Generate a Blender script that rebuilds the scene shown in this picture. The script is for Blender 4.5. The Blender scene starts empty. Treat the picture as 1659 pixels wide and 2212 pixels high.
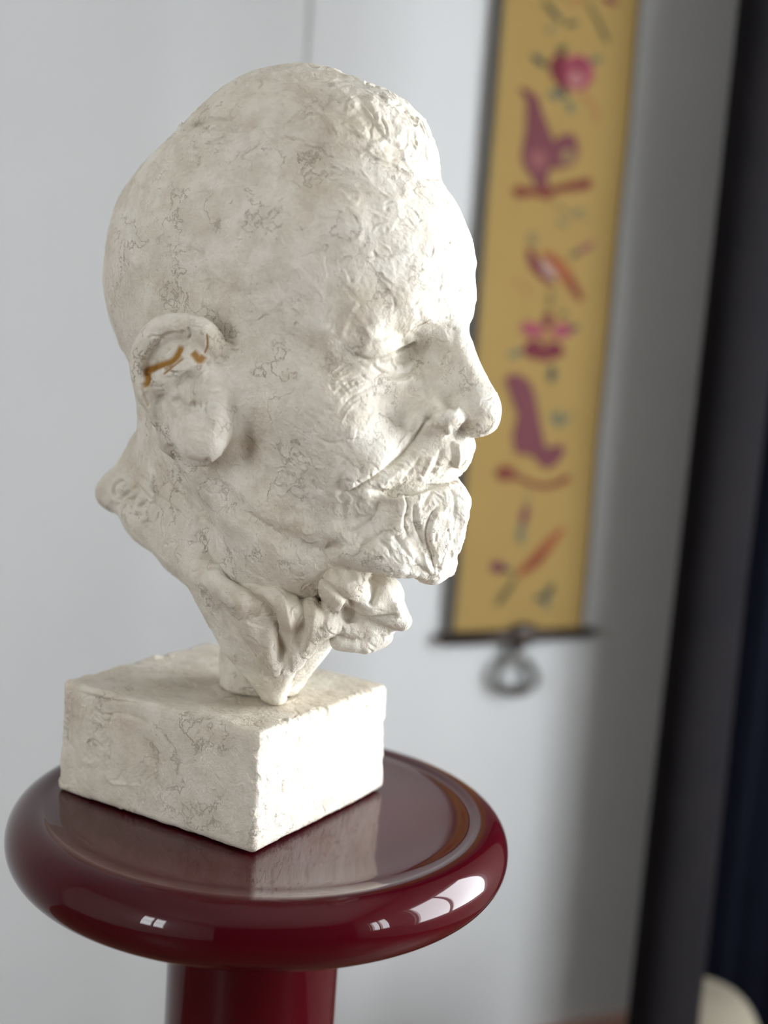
import bpy, bmesh, math, random
import numpy as np
from mathutils import Matrix, Vector

random.seed(7)
rng = np.random.default_rng(11)
C = bpy.context.scene.collection
SC = bpy.context.scene

# ------------------------------------------------------------------ camera
IMG_W, IMG_H, FPX = 1659.0, 2212.0, 2800.0
CAM_H = 1.163
PITCH, ROLL = 0.14177, 0.07097
_f = np.array([0, math.cos(PITCH), -math.sin(PITCH)])
_u = np.array([0, math.sin(PITCH), math.cos(PITCH)])
_x = np.array([1.0, 0, 0])
CX = math.cos(ROLL) * _x + math.sin(ROLL) * _u
CU = -math.sin(ROLL) * _x + math.cos(ROLL) * _u
CF = _f
CO = np.array([0, 0, CAM_H])
cam_d = bpy.data.cameras.new('camera')
cam = bpy.data.objects.new('camera', cam_d); C.objects.link(cam)
cam.matrix_world = Matrix([[CX[0], CU[0], -CF[0], CO[0]], [CX[1], CU[1], -CF[1], CO[1]],
                           [CX[2], CU[2], -CF[2], CO[2]], [0, 0, 0, 1]])
cam_d.sensor_fit = 'VERTICAL'; cam_d.sensor_height = 36.0; cam_d.sensor_width = 27.0
cam_d.lens = FPX / IMG_H * 36.0
cam_d.dof.use_dof = True
cam_d.dof.focus_distance = 0.645
cam_d.dof.aperture_fstop = 3.6
cam_d.clip_start = 0.02
SC.camera = cam

# ------------------------------------------------------------------ world, exposure, daylight
SC.view_settings.view_transform = 'Standard'
SC.view_settings.look = 'None'
SC.view_settings.gamma = 1.0
SC.view_settings.use_curve_mapping = False
SC.view_settings.exposure = 0.06
SC.cycles.use_denoising = True
SC.cycles.max_bounces = 10
SC.cycles.diffuse_bounces = 6
SC.cycles.sample_clamp_indirect = 6.0
world = bpy.data.worlds.new('overcast_sky'); SC.world = world
world.use_nodes = True
bg = world.node_tree.nodes['Background']
bg.inputs[0].default_value = (0.93, 0.965, 1.0, 1)
bg.inputs[1].default_value = 18.0

PSI = math.radians(26)
E1 = np.array([math.cos(PSI), math.sin(PSI), 0])     # along the back wall
E2 = np.array([-math.sin(PSI), math.cos(PSI), 0])    # into the back wall
EZ = np.array([0, 0, 1.0])
def rm(a, b, z): return a * E1 + b * E2 + z * EZ     # room coordinates to world
BACK, RIGHT, LEFT, REAR, CEIL = 1.42, 1.52, -2.4, -2.8, 2.6
WIN1 = (-0.60, 0.66, 0.55, 1.75)       # window in the right wall: along E2, z
WIN2 = (-1.1, -0.42, 0.9, 2.0)           # window in the left wall
WIN3 = (-2.0, -1.25, 0.8, 1.8)       # second window in the right wall

def portal(name, centre, normal, w, h):
    l = bpy.data.lights.new(name, 'AREA'); l.shape = 'RECTANGLE'; l.size = w; l.size_y = h
    l.cycles.is_portal = True
    o = bpy.data.objects.new(name, l); C.objects.link(o)
    o.location = centre
    o.rotation_euler = Vector(normal).to_track_quat('-Z', 'Z').to_euler()
portal('daylight', rm(RIGHT + .13, (WIN1[0] + WIN1[1]) / 2, (WIN1[2] + WIN1[3]) / 2), -E1, WIN1[1] - WIN1[0], WIN1[3] - WIN1[2])
portal('daylight', rm(RIGHT + .13, (WIN3[0] + WIN3[1]) / 2, (WIN3[2] + WIN3[3]) / 2), -E1, WIN3[1] - WIN3[0], WIN3[3] - WIN3[2])
portal('daylight', rm(LEFT - .13, (WIN2[0] + WIN2[1]) / 2, (WIN2[2] + WIN2[3]) / 2), E1, WIN2[1] - WIN2[0], WIN2[3] - WIN2[2])

# ------------------------------------------------------------------ helpers
def ray_dir(px, py): return CX * ((px - IMG_W / 2) / FPX) - CU * ((py - IMG_H / 2) / FPX) + CF
def to_pix(P):
    d = np.asarray(P) - CO
    z = d @ CF
    return IMG_W / 2 + FPX * (d @ CX) / z, IMG_H / 2 - FPX * (d @ CU) / z, z
def on_plane(px, py, p0, n):
    d = ray_dir(px, py)
    return CO + d * (((p0 - CO) @ n) / (d @ n))

def link(name, me, mat=None, parent=None):
    o = bpy.data.objects.new(name, me); C.objects.link(o)
    if mat is not None: me.materials.append(mat)
    if parent is not None: o.parent = parent
    return o
def mesh_from(name, V, F, smooth=False):
    me = bpy.data.meshes.new(name)
    if isinstance(F, np.ndarray):
        V = np.asarray(V, np.float32); n = len(F); k = F.shape[1]
        me.vertices.add(len(V)); me.vertices.foreach_set('co', V.ravel())
        me.loops.add(n * k); me.loops.foreach_set('vertex_index', F.astype(np.int32).ravel())
        me.polygons.add(n)
        me.polygons.foreach_set('loop_start', np.arange(0, n * k, k, dtype=np.int32))
        me.update(calc_edges=True)
    else:
        me.from_pydata([tuple(v) for v in V], [], F)
    me.validate(); me.update()
    if smooth: me.polygons.foreach_set('use_smooth', np.ones(len(me.polygons), bool))
    return me
def tag(o, label=None, cat=None, kind=None, group=None):
    if label: o['label'] = label
    if cat: o['category'] = cat
    if kind: o['kind'] = kind
    if group: o['group'] = group
    return o
def empty(name, loc=(0, 0, 0)):
    o = bpy.data.objects.new(name, None); C.objects.link(o); o.location = loc
    o.empty_display_size = .05
    return o
def bm_obj(name, bm, mat, parent=None, smooth=False):
    bmesh.ops.recalc_face_normals(bm, faces=bm.faces)
    me = bpy.data.meshes.new(name); bm.to_mesh(me); bm.free()
    if smooth: me.polygons.foreach_set('use_smooth', np.ones(len(me.polygons), bool))
    return link(name, me, mat, parent)
def box8(bm, P):     # eight corners: bottom loop of four, top loop of four
    v = [bm.verts.new(tuple(p)) for p in P]
    for f in ((0, 3, 2, 1), (4, 5, 6, 7), (0, 1, 5, 4), (1, 2, 6, 5), (2, 3, 7, 6), (3, 0, 4, 7)):
        bm.faces.new([v[i] for i in f])
def room_box(bm, a0, a1, b0, b1, z0, z1):
    box8(bm, [rm(a, b, z) for z in (z0, z1) for a, b in ((a0, b0), (a1, b0), (a1, b1), (a0, b1))])
def tube(bm, pts, rad, seg=12, closed=False, cap=True):
    pts = [Vector(tuple(p)) for p in pts]; n = len(pts)
    rads = rad if hasattr(rad, '__len__') else [rad] * n
    rings = []; up = None
    for i, p in enumerate(pts):
        if closed: t = pts[(i + 1) % n] - pts[i - 1]
        else: t = pts[min(i + 1, n - 1)] - pts[max(i - 1, 0)]
        t.normalize()
        if up is None:
            up = t.orthogonal().normalized()
        up = (up - t * up.dot(t)).normalized(); s = t.cross(up)
        rings.append([bm.verts.new(p + (up * math.cos(2 * math.pi * k / seg) + s * math.sin(2 * math.pi * k / seg)) * rads[i]) for k in range(seg)])
    for i in range(n if closed else n - 1):
        A, B = rings[i], rings[(i + 1) % n]
        for k in range(seg):
            bm.faces.new((A[k], A[(k + 1) % seg], B[(k + 1) % seg], B[k]))
    if cap and not closed:
        bm.faces.new(rings[0][::-1]); bm.faces.new(rings[-1])
def lathe(bm, prof, centre, seg=96):
    rings = []
    for r, z in prof:
        if r < 1e-6: rings.append([bm.verts.new((centre[0], centre[1], centre[2] + z))])
        else: rings.append([bm.verts.new((centre[0] + r * math.cos(2 * math.pi * k / seg), centre[1] + r * math.sin(2 * math.pi * k / seg), centre[2] + z)) for k in range(seg)])
    for A, B in zip(rings[:-1], rings[1:]):
        for k in range(seg):
            k2 = (k + 1) % seg
            if len(A) == 1: bm.faces.new((A[0], B[k], B[k2]))
            elif len(B) == 1: bm.faces.new((A[k], A[k2], B[0]))
            else: bm.faces.new((A[k], A[k2], B[k2], B[k]))

# ------------------------------------------------------------------ materials
def mat_new(name):
    m = bpy.data.materials.new(name); m.use_nodes = True
    nt = m.node_tree; b = nt.nodes['Principled BSDF']
    return m, nt, b
def simple(name, col, rough=.6, spec=.5, metal=0, coat=0):
    m, nt, b = mat_new(name)
    b.inputs['Base Color'].default_value = (*col, 1); b.inputs['Roughness'].default_value = rough
    b.inputs['Specular IOR Level'].default_value = spec; b.inputs['Metallic'].default_value = metal
    b.inputs['Coat Weight'].default_value = coat; b.inputs['Coat Roughness'].default_value = .03
    return m
def noise_node(nt, scale, detail=4, rough=.55, vec=None):
    n = nt.nodes.new('ShaderNodeTexNoise'); n.inputs['Scale'].default_value = scale
    n.inputs['Detail'].default_value = detail; n.inputs['Roughness'].default_value = rough
    if vec is not None: nt.links.new(vec, n.inputs['Vector'])
    return n
def ramp(nt, fac, stops):
    r = nt.nodes.new('ShaderNodeValToRGB'); nt.links.new(fac, r.inputs[0])
    el = r.color_ramp.elements
    el[0].position, el[0].color = stops[0][0], (*stops[0][1], 1)
    el[1].position, el[1].color = stops[1][0], (*stops[1][1], 1)
    for p, c in stops[2:]:
        e = el.new(p); e.color = (*c, 1)
    return r
def mixc(nt, fac, a, b, mode='MIX'):
    n = nt.nodes.new('ShaderNodeMix'); n.data_type = 'RGBA'; n.blend_type = mode
    for sock, v in ((n.inputs[0], fac), (n.inputs[6], a), (n.inputs[7], b)):
        if isinstance(v, (int, float)): sock.default_value = v
        elif isinstance(v, tuple): sock.default_value = (*v, 1)
        else: nt.links.new(v, sock)
    return n.outputs[2]
def bump(nt, b, h, strength, dist):
    n = nt.nodes.new('ShaderNodeBump'); n.inputs['Strength'].default_value = strength; n.inputs['Distance'].default_value = dist
    nt.links.new(h, n.inputs['Height']); nt.links.new(n.outputs[0], b.inputs['Normal'])

def wall_mat():
    m, nt, b = mat_new('painted_plaster')
    tc = nt.nodes.new('ShaderNodeTexCoord')
    n = noise_node(nt, 3, 3, .5, tc.outputs['Object'])
    r = ramp(nt, n.outputs[0], [(.3, (.455, .47, .475)), (.7, (.48, .492, .495))])
    nt.links.new(r.outputs[0], b.inputs['Base Color']); b.inputs['Roughness'].default_value = .85
    n2 = noise_node(nt, 260, 3, .6, tc.outputs['Object']); bump(nt, b, n2.outputs[0], .12, .001)
    return m
M_WALL = wall_mat()

def plaster_mat():
    m, nt, b = mat_new('aged_plaster')
    tc = nt.nodes.new('ShaderNodeTexCoord'); V = tc.outputs['Object']
    at = nt.nodes.new('ShaderNodeAttribute'); at.attribute_name = 'patina_shade'
    sep = nt.nodes.new('ShaderNodeSeparateColor'); nt.links.new(at.outputs['Color'], sep.inputs[0])
    warp = noise_node(nt, 30, 3, .6, V)
    vm = nt.nodes.new('ShaderNodeVectorMath'); vm.operation = 'MULTIPLY_ADD'
    nt.links.new(warp.outputs['Color'], vm.inputs[0]); vm.inputs[1].default_value = (.02, .02, .02); nt.links.new(V, vm.inputs[2])
    n1 = noise_node(nt, 22, 5, .6, vm.outputs[0]); n2 = noise_node(nt, 75, 5, .65, vm.outputs[0]); n3 = noise_node(nt, 400, 3, .6, V)
    c = ramp(nt, n1.outputs[0], [(.28, (.59, .53, .43)), (.44, (.735, .70, .61)), (.58, (.79, .775, .70)), (.74, (.67, .615, .515))]).outputs[0]
    c2 = ramp(nt, n2.outputs[0], [(.34, (.74, .71, .66)), (.58, (1.0, 1.0, 1.0))]).outputs[0]
    c = mixc(nt, .7, c, c2, 'MULTIPLY')
    pits = ramp(nt, n3.outputs[0], [(.27, (.5, .44, .35)), (.33, (1, 1, 1))]).outputs[0]
    c = mixc(nt, .5, c, pits, 'MULTIPLY')
    # hairline crazing of the plaster skin
    n4 = noise_node(nt, 48, 6, .62, vm.outputs[0]); n5 = noise_node(nt, 36, 3, .5, V)
    ln = nt.nodes.new('ShaderNodeMath'); ln.operation = 'SUBTRACT'; nt.links.new(n4.outputs[0], ln.inputs[0]); ln.inputs[1].default_value = .5
    la = nt.nodes.new('ShaderNodeMath'); la.operation = 'ABSOLUTE'; nt.links.new(ln.outputs[0], la.inputs[0])
    crack = ramp(nt, la.outputs[0], [(.0, (1, 1, 1)), (.012, (0, 0, 0))]).outputs[0]
    gate = ramp(nt, n5.outputs[0], [(.47, (0, 0, 0)), (.57, (1, 1, 1))]).outputs[0]
    cg = mixc(nt, 1.0, crack, gate, 'MULTIPLY')
    cm = nt.nodes.new('ShaderNodeMath'); cm.operation = 'MULTIPLY'; nt.links.new(cg, cm.inputs[0]); cm.inputs[1].default_value = .72
    c = mixc(nt, cm.outputs[0], c, (.36, .30, .22))
    n0 = noise_node(nt, 8, 4, .6, vm.outputs[0])
    old = ramp(nt, n0.outputs[0], [(.42, (0, 0, 0)), (.68, (.30, .30, .30))]).outputs[0]
    c = mixc(nt, old, c, (.50, .43, .345))
    c = mixc(nt, sep.outputs[1], c, (.82, .80, .74))       # pale, freshly smeared dabs
    c = mixc(nt, sep.outputs[2], c, (.53, .455, .36))       # brown stain, plus the block's painted-in dimness
    c = mixc(nt, sep.outputs[0], c, (.33, .165, .025))      # ochre repair glue on the ear
    nt.links.new(c, b.inputs['Base Color'])
    b.inputs['Roughness'].default_value = .62; b.inputs['Specular IOR Level'].default_value = .35
    mx = nt.nodes.new('ShaderNodeMath'); mx.operation = 'MULTIPLY_ADD'
    nb = noise_node(nt, 160, 6, .7, vm.outputs[0])
    nt.links.new(nb.outputs[0], mx.inputs[0]); mx.inputs[1].default_value = .9; nt.links.new(n3.outputs[0], mx.inputs[2])
    mc = nt.nodes.new('ShaderNodeMath'); mc.operation = 'MULTIPLY_ADD'
    nt.links.new(cg, mc.inputs[0]); mc.inputs[1].default_value = -.8; nt.links.new(mx.outputs[0], mc.inputs[2])
    bump(nt, b, mc.outputs[0], .6, .0012)
    return m
M_PLASTER = plaster_mat()

def lacquer_mat():
    m, nt, b = mat_new('oxblood_lacquer')
    tc = nt.nodes.new('ShaderNodeTexCoord')
    n = noise_node(nt, 9, 3, .5, tc.outputs['Object'])
    r = ramp(nt, n.outputs[0], [(.3, (.040, .0008, .0034)), (.7, (.050, .0010, .0042))])
    nt.links.new(r.outputs[0], b.inputs['Base Color'])
    b.inputs['Roughness'].default_value = .25; b.inputs['Specular IOR Level'].default_value = .03
    b.inputs['Coat Weight'].default_value = .8; b.inputs['Coat Roughness'].default_value = .012; b.inputs['Coat IOR'].default_value = 1.4
    return m
M_LACQUER = lacquer_mat()

def cloth_mat(name, c0, c1, su, sv, rough=.9, strength=.5, sheen=0):
    m, nt, b = mat_new(name)
    tc = nt.nodes.new('ShaderNodeTexCoord'); V = tc.outputs['UV']
    def wave(d, s):
        w = nt.nodes.new('ShaderNodeTexWave'); w.wave_type = 'BANDS'; w.bands_direction = d; w.inputs['Scale'].default_value = s
        w.inputs['Distortion'].default_value = 1.2; w.inputs['Detail'].default_value = 2
        nt.links.new(V, w.inputs['Vector']); return w
    a, c = wave('X', su), wave('Y', sv)
    mu = nt.nodes.new('ShaderNodeMath'); mu.operation = 'MULTIPLY'
    nt.links.new(a.outputs['Fac'], mu.inputs[0]); nt.links.new(c.outputs['Fac'], mu.inputs[1])
    n = noise_node(nt, 14, 3, .6, V)
    ad = nt.nodes.new('ShaderNodeMath'); ad.operation = 'MULTIPLY_ADD'
    nt.links.new(n.outputs[0], ad.inputs[0]); ad.inputs[1].default_value = .6; nt.links.new(mu.outputs[0], ad.inputs[2])
    r = ramp(nt, ad.outputs[0], [(.2, c0), (.9, c1)])
    nt.links.new(r.outputs[0], b.inputs['Base Color']); b.inputs['Roughness'].default_value = rough
    b.inputs['Specular IOR Level'].default_value = .06; b.inputs['Sheen Weight'].default_value = sheen
    bump(nt, b, mu.outputs[0], strength, .0006)
    return m
M_GOLD = cloth_mat('ochre_needlepoint', (.265, .18, .064), (.315, .218, .08), 380, 380)
M_NAVY = cloth_mat('navy_weave', (.010, .011, .022), (.040, .035, .045), 320, 900, sheen=.15)
M_CREAM = cloth_mat('cream_boucle', (.20, .18, .14), (.26, .235, .185), 200, 200)

# ------------------------------------------------------------------ room
def structure(name, bm, mat): return tag(bm_obj(name, bm, mat), kind='structure')
M_FLOOR, _nt, _b = mat_new('oak_floor')
_tc = _nt.nodes.new('ShaderNodeTexCoord'); _mp = _nt.nodes.new('ShaderNodeMapping'); _mp.inputs['Scale'].default_value = (2, 30, 2)
_nt.links.new(_tc.outputs['Object'], _mp.inputs[0])
_n = noise_node(_nt, 4, 5, .6, _mp.outputs[0])
_nt.links.new(ramp(_nt, _n.outputs[0], [(.3, (.09, .042, .022)), (.7, (.15, .075, .04))]).outputs[0], _b.inputs['Base Color']); _b.inputs['Roughness'].default_value = .4
M_SKIRT = simple('rosewood_skirting', (.42, .25, .20), .5)
M_WHITE = simple('white_window_paint', (.75, .75, .73), .4)

T = .12
M_CEIL = simple('white_ceiling', (.6, .58, .55), .9)
bm = bmesh.new(); room_box(bm, LEFT - T, RIGHT + T, REAR - T, BACK + .3, -T, 0); structure('floor', bm, M_FLOOR)
bm = bmesh.new(); room_box(bm, LEFT - T, RIGHT + T, REAR - T, BACK + .3, CEIL, CEIL + T); structure('ceiling', bm, M_CEIL)
# the back wall: a chimney breast with a rounded edge carries the hanging, the alcove left of it lies 7 cm deeper
EDGE = 0.556; RECESS = .004
bm = bmesh.new(); room_box(bm, LEFT - T, RIGHT + T, BACK + RECESS, BACK + .3, 0, CEIL); structure('wall_back', bm, M_WALL)
bm = bmesh.new(); rb = .0039
arc = [(EDGE + rb - rb * math.sin(t), BACK + rb - rb * math.cos(t)) for t in np.linspace(0, math.pi / 2, 8)]
poly = [(RIGHT, BACK)] + arc + [(EDGE, BACK + RECESS), (RIGHT, BACK + RECESS)]
lo = [bm.verts.new(tuple(rm(a, b, 0))) for a, b in poly]; hi = [bm.verts.new(tuple(rm(a, b, CEIL))) for a, b in poly]
for i in range(len(poly)):
    j = (i + 1) % len(poly); bm.faces.new((lo[i], lo[j], hi[j], hi[i]))
bm.faces.new(lo); bm.faces.new(hi); structure('wall_chimney', bm, M_WALL)
def wall_with_windows(name, a0, a1, wins, mat):
    bm = bmesh.new(); e = REAR - T
    for w0, w1, z0, z1 in sorted(wins):
        room_box(bm, a0, a1, e, w0, 0, CEIL); room_box(bm, a0, a1, w0, w1, 0, z0); room_box(bm, a0, a1, w0, w1, z1, CEIL); e = w1
    room_box(bm, a0, a1, e, BACK + RECESS, 0, CEIL)
    structure(name, bm, mat)
M_CREAMWALL = simple('cream_wall_paint', (.80, .76, .69), .85)
wall_with_windows('wall_right', RIGHT, RIGHT + T, [WIN1, WIN3], M_CREAMWALL)
wall_with_windows('wall_left', LEFT - T, LEFT, [WIN2], M_CREAMWALL)
M_REAR = simple('umber_wall_paint', (.05, .042, .04), .8)
bm = bmesh.new(); room_box(bm, LEFT, RIGHT, REAR - T, REAR, 0, CEIL); structure('wall_rear', bm, M_REAR)
def window(name, win, cols, rows, place):
    """place(along, depth, z) puts a bar of the frame into its wall; depth runs from 0 to 1 across the frame"""
    w0, w1, z0, z1 = win; t = .045
    root = tag(empty(name, tuple(place((w0 + w1) / 2, .5, z0))), kind='structure')
    def bar(nm, b0, b1, c0, c1):
        bm = bmesh.new(); c = Vector(root.location)
        box8(bm, [Vector(tuple(place(b, d, z))) - c for z in (c0, c1) for b, d in ((b0, 0), (b1, 0), (b1, 1), (b0, 1))])
        bm_obj(nm, bm, M_WHITE, root)
    bar('window_frame', w0, w0 + t, z0, z1); bar('window_frame', w1 - t, w1, z0, z1)
    bar('window_frame', w0 + t, w1 - t, z0, z0 + t); bar('window_frame', w0 + t, w1 - t, z1 - t, z1)
    for k in range(1, cols):
        b = w0 + (w1 - w0) * k / cols; bar('mullion', b - .025, b + .025, z0 + t, z1 - t)
    for k in range(1, rows):
        z = z0 + (z1 - z0) * k / rows
        for i in range(cols):
            bar('glazing_bar', w0 + (w1 - w0) * i / cols + (t if i == 0 else .025), w0 + (w1 - w0) * (i + 1) / cols - (t if i == cols - 1 else .025), z - .012, z + .012)
window('window_1', WIN1, 2, 1, lambda b, d, z: rm(RIGHT + .04 + .05 * d, b, z))
window('window_2', WIN2, 2, 2, lambda b, d, z: rm(LEFT - .04 - .05 * d, b, z))
window('window_3', WIN3, 2, 1, lambda b, d, z: rm(RIGHT + .04 + .05 * d, b, z))
bm = bmesh.new(); room_box(bm, EDGE + .02, RIGHT - .001, BACK - .018, BACK, 0, .2); structure('baseboard_back', bm, M_SKIRT)

# ------------------------------------------------------------------ the bust: signed distance sculpting, millimetres,
# x towards the face, y to the figure's left, z up, origin at the centre of the plinth's top
U = 62.0
Q_ = dict(cx=-1.27, cy=11.288, cz=-4.247, yaw=-.537, w=2.149, d=1.985, fl=1.02)
BA = np.array([math.cos(Q_['yaw']), math.sin(Q_['yaw']), 0]); BB = np.array([-BA[1], BA[0], 0])
BO = np.array([Q_['cx'] * .062, Q_['cy'] * .062, (Q_['cz'] + 1) * .062 + CAM_H])
BR = np.stack([BA, BB, EZ])
def to_world(L): return BO + (np.asarray(L) / 1000) @ BR
def to_local(P): return (np.asarray(P) - BO) @ BR.T * 1000
CAM_L = to_local(CO)
def side(px, py, yl):            # point of the sagittal plane y = yl
    d = BR @ ray_dir(px, py); t = (yl - CAM_L[1]) / d[1]
    return CAM_L + d * t

def smin(a, b, k):
    h = np.clip(.5 + .5 * (b - a) / k, 0, 1)
    return b + (a - b) * h - k * h * (1 - h)
def smax(a, b, k): return -smin(-a, -b, k)
def d_ell(p, c, r, tilt=0.0, yaw=0.0):      # tilt about y, yaw about z (degrees)
    q = p - np.asarray(c, np.float32)
    if yaw:
        s, c_ = math.sin(math.radians(yaw)), math.cos(math.radians(yaw))
        q = np.stack([q[:, 0] * c_ + q[:, 1] * s, -q[:, 0] * s + q[:, 1] * c_, q[:, 2]], 1)
    if tilt:
        s, c_ = math.sin(math.radians(tilt)), math.cos(math.radians(tilt))
        q = np.stack([q[:, 0] * c_ + q[:, 2] * s, q[:, 1], -q[:, 0] * s + q[:, 2] * c_], 1)
    r = np.asarray(r, np.float32)
    k0 = np.sqrt(((q / r) ** 2).sum(1)); k1 = np.sqrt(((q / (r * r)) ** 2).sum(1))
    return k0 * (k0 - 1) / np.maximum(k1, 1e-6)
def d_chain(p, pts, rad):
    pts = np.asarray(pts, np.float32); rad = np.broadcast_to(np.asarray(rad, np.float32), (len(pts),))
    out = None
    for i in range(len(pts) - 1):
        a, b = pts[i], pts[i + 1]; ab = b - a
        t = np.clip(((p - a) @ ab) / max(float(ab @ ab), 1e-6), 0, 1)
        d = np.sqrt(((p - a - t[:, None] * ab) ** 2).sum(1)) - (rad[i] + (rad[i + 1] - rad[i]) * t)
        out = d if out is None else np.minimum(out, d)
    return out
class Clay:
    """a list of lumps added, smoothed in or carved out; each looks only at the points near it"""
    def __init__(s): s.ops = []
    def put(s, kind, k, fn, lo, hi, mirror=False): s.ops.append((kind, k, fn, np.asarray(lo, float), np.asarray(hi, float), mirror))
    def ell(s, c, r, k=12, kind='add', tilt=0, yaw=0, mirror=False):
        R = max(r); s.put(kind, k, lambda p: d_ell(p, c, r, tilt, yaw), np.array(c) - R, np.array(c) + R, mirror)
    def chain(s, pts, rad, k=8, kind='add', mirror=False):
        P = np.asarray(pts, float); R = np.max(rad)
        s.put(kind, k, lambda p: d_chain(p, pts, rad), P.min(0) - R, P.max(0) + R, mirror)
    def __call__(s, p):
        p = np.asarray(p, np.float32)
        pm = p.copy(); pm[:, 1] = -np.abs(pm[:, 1])
        d = np.full(len(p), 60.0, np.float32)
        for kind, k, fn, lo, hi, mirror in s.ops:
            q = pm if mirror else p
            mg = k + 14
            m = np.all((q > lo - mg) & (q < hi + mg), 1)
            if not m.any(): continue
            v = fn(q[m]).astype(np.float32)
            if kind == 'add': d[m] = smin(d[m], v, k)
            elif kind == 'cut': d[m] = smax(d[m], -v, k)
            else: d[m] = smax(d[m], v, k)
        return d

def net(fn, lo, hi, h, coarse=8):
    """surface nets on a grid of step h, evaluated only near the surface"""
    lo = np.asarray(lo, float); n = np.ceil((np.asarray(hi) - lo) / (h * coarse)).astype(int) * coarse
    st = h * coarse; nc = n // coarse
    def centres(idx, step): return (lo + (idx + .5) * step).astype(np.float32)
    idx = np.stack(np.meshgrid(*[np.arange(k) for k in nc], indexing='ij'), -1).reshape(-1, 3)
    d = fn(centres(idx, st)); far = np.abs(d) > st * 1.9
    G = np.full(tuple(n), 50, np.float32)
    Gb = G.reshape(nc[0], coarse, nc[1], coarse, nc[2], coarse)
    s = np.where(d < 0, -50, 50).astype(np.float32).reshape(nc)
    Gb[:] = s[:, None, :, None, :, None]
    idx = idx[~far]
    half = coarse // 2
    off = np.stack(np.meshgrid([0, 1], [0, 1], [0, 1], indexing='ij'), -1).reshape(-1, 3)
    idx = (idx[:, None] * 2 + off).reshape(-1, 3)
    d = fn(centres(idx, st / 2)); m2 = np.abs(d) < st * .95
    # blocks left out at the second level still need their sign
    sg = np.where(d < 0, -50, 50).astype(np.float32)
    o = np.stack(np.meshgrid(*[np.arange(half)] * 3, indexing='ij'), -1).reshape(-1, 3)
    B = idx[:, None] * half + o
    G[B[..., 0], B[..., 1], B[..., 2]] = sg[:, None]
    B = (idx[m2][:, None] * half + o).reshape(-1, 3)
    G[B[:, 0], B[:, 1], B[:, 2]] = fn((lo + (B + .5) * h).astype(np.float32))
    neg = G < 0
    cs = np.zeros(tuple(n - 1), np.uint8)
    sl = lambda a, k: slice(a, k - 1 + a)
    for i in (0, 1):
        for j in (0, 1):
            for k in (0, 1): cs += neg[sl(i, n[0]), sl(j, n[1]), sl(k, n[2])]
    cell = np.argwhere((cs > 0) & (cs < 8))
    vid = np.full(tuple(n - 1), -1, np.int32); vid[cell[:, 0], cell[:, 1], cell[:, 2]] = np.arange(len(cell))
    acc = np.zeros((len(cell), 3)); cnt = np.zeros(len(cell))
    cor = [(i, j, k) for i in (0, 1) for j in (0, 1) for k in (0, 1)]
    val = {c: G[cell[:, 0] + c[0], cell[:, 1] + c[1], cell[:, 2] + c[2]] for c in cor}
    for a in cor:
        for ax in range(3):
            if a[ax]: continue
            b = list(a); b[ax] = 1; b = tuple(b)
            va, vb = val[a], val[b]; m = (va < 0) != (vb < 0)
            t = np.where(m, va / np.where(m, va - vb, 1), 0)
            p = np.zeros((len(cell), 3)); p[:] = a; p[:, ax] = t
            acc[m] += p[m]; cnt[m] += 1
    V = lo + (cell + acc / np.maximum(cnt, 1)[:, None] + .5) * h
    faces = []
    for ax in range(3):
        u, v = (ax + 1) % 3, (ax + 2) % 3
        s0 = [slice(None)] * 3; s1 = [slice(None)] * 3
        s0[ax] = slice(0, n[ax] - 1); s1[ax] = slice(1, n[ax])
        for x in (u, v): s0[x] = slice(1, n[x] - 1); s1[x] = slice(1, n[x] - 1)
        a, b = neg[tuple(s0)], neg[tuple(s1)]
        e = np.argwhere(a != b)
        fl = a[e[:, 0], e[:, 1], e[:, 2]]
        base = e.copy(); base[:, u] += 1; base[:, v] += 1
        def q(du, dv):
            c = base.copy(); c[:, u] -= du; c[:, v] -= dv
            return vid[c[:, 0], c[:, 1], c[:, 2]]
        f = np.stack([q(1, 1), q(0, 1), q(0, 0), q(1, 0)], 1)
        f[~fl] = f[~fl][:, ::-1]
        faces.append(f)
    return V, np.concatenate(faces)
def refine(V, F, sel):
    """split the selected quads in four; the edges shared with whole neighbours are returned, so that build() can close them"""
    n = len(V); S = F[sel]
    E = np.stack([S, np.roll(S, -1, 1)], -1).reshape(-1, 2); E = np.sort(E, 1)
    key = E[:, 0].astype(np.int64) * n + E[:, 1]
    uq, first, inv, cnt = np.unique(key, return_index=True, return_inverse=True, return_counts=True)
    mid = (V[E[first, 0]] + V[E[first, 1]]) / 2
    em = n + inv.reshape(-1, 4)
    fc = n + len(uq) + np.arange(len(S))
    V2 = np.concatenate([V, mid, V[S].mean(1)])
    parts = [np.stack([S[:, k], em[:, k], fc, em[:, (k + 3) % 4]], 1) for k in range(4)]
    one = np.nonzero(cnt == 1)[0]
    return V2, np.concatenate([F[~sel]] + parts), np.stack([n + one, E[first[one], 0], E[first[one], 1]], 1)
def normals(V, F):
    a = V[F[:, 2]] - V[F[:, 0]]; b = V[F[:, 3]] - V[F[:, 1]]
    fn_ = np.cross(a, b); N = np.zeros_like(V)
    for k in range(4):
        for ax in range(3): N[:, ax] += np.bincount(F[:, k], fn_[:, ax], len(V))
    return N / np.maximum(np.linalg.norm(N, axis=1), 1e-9)[:, None]

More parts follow.
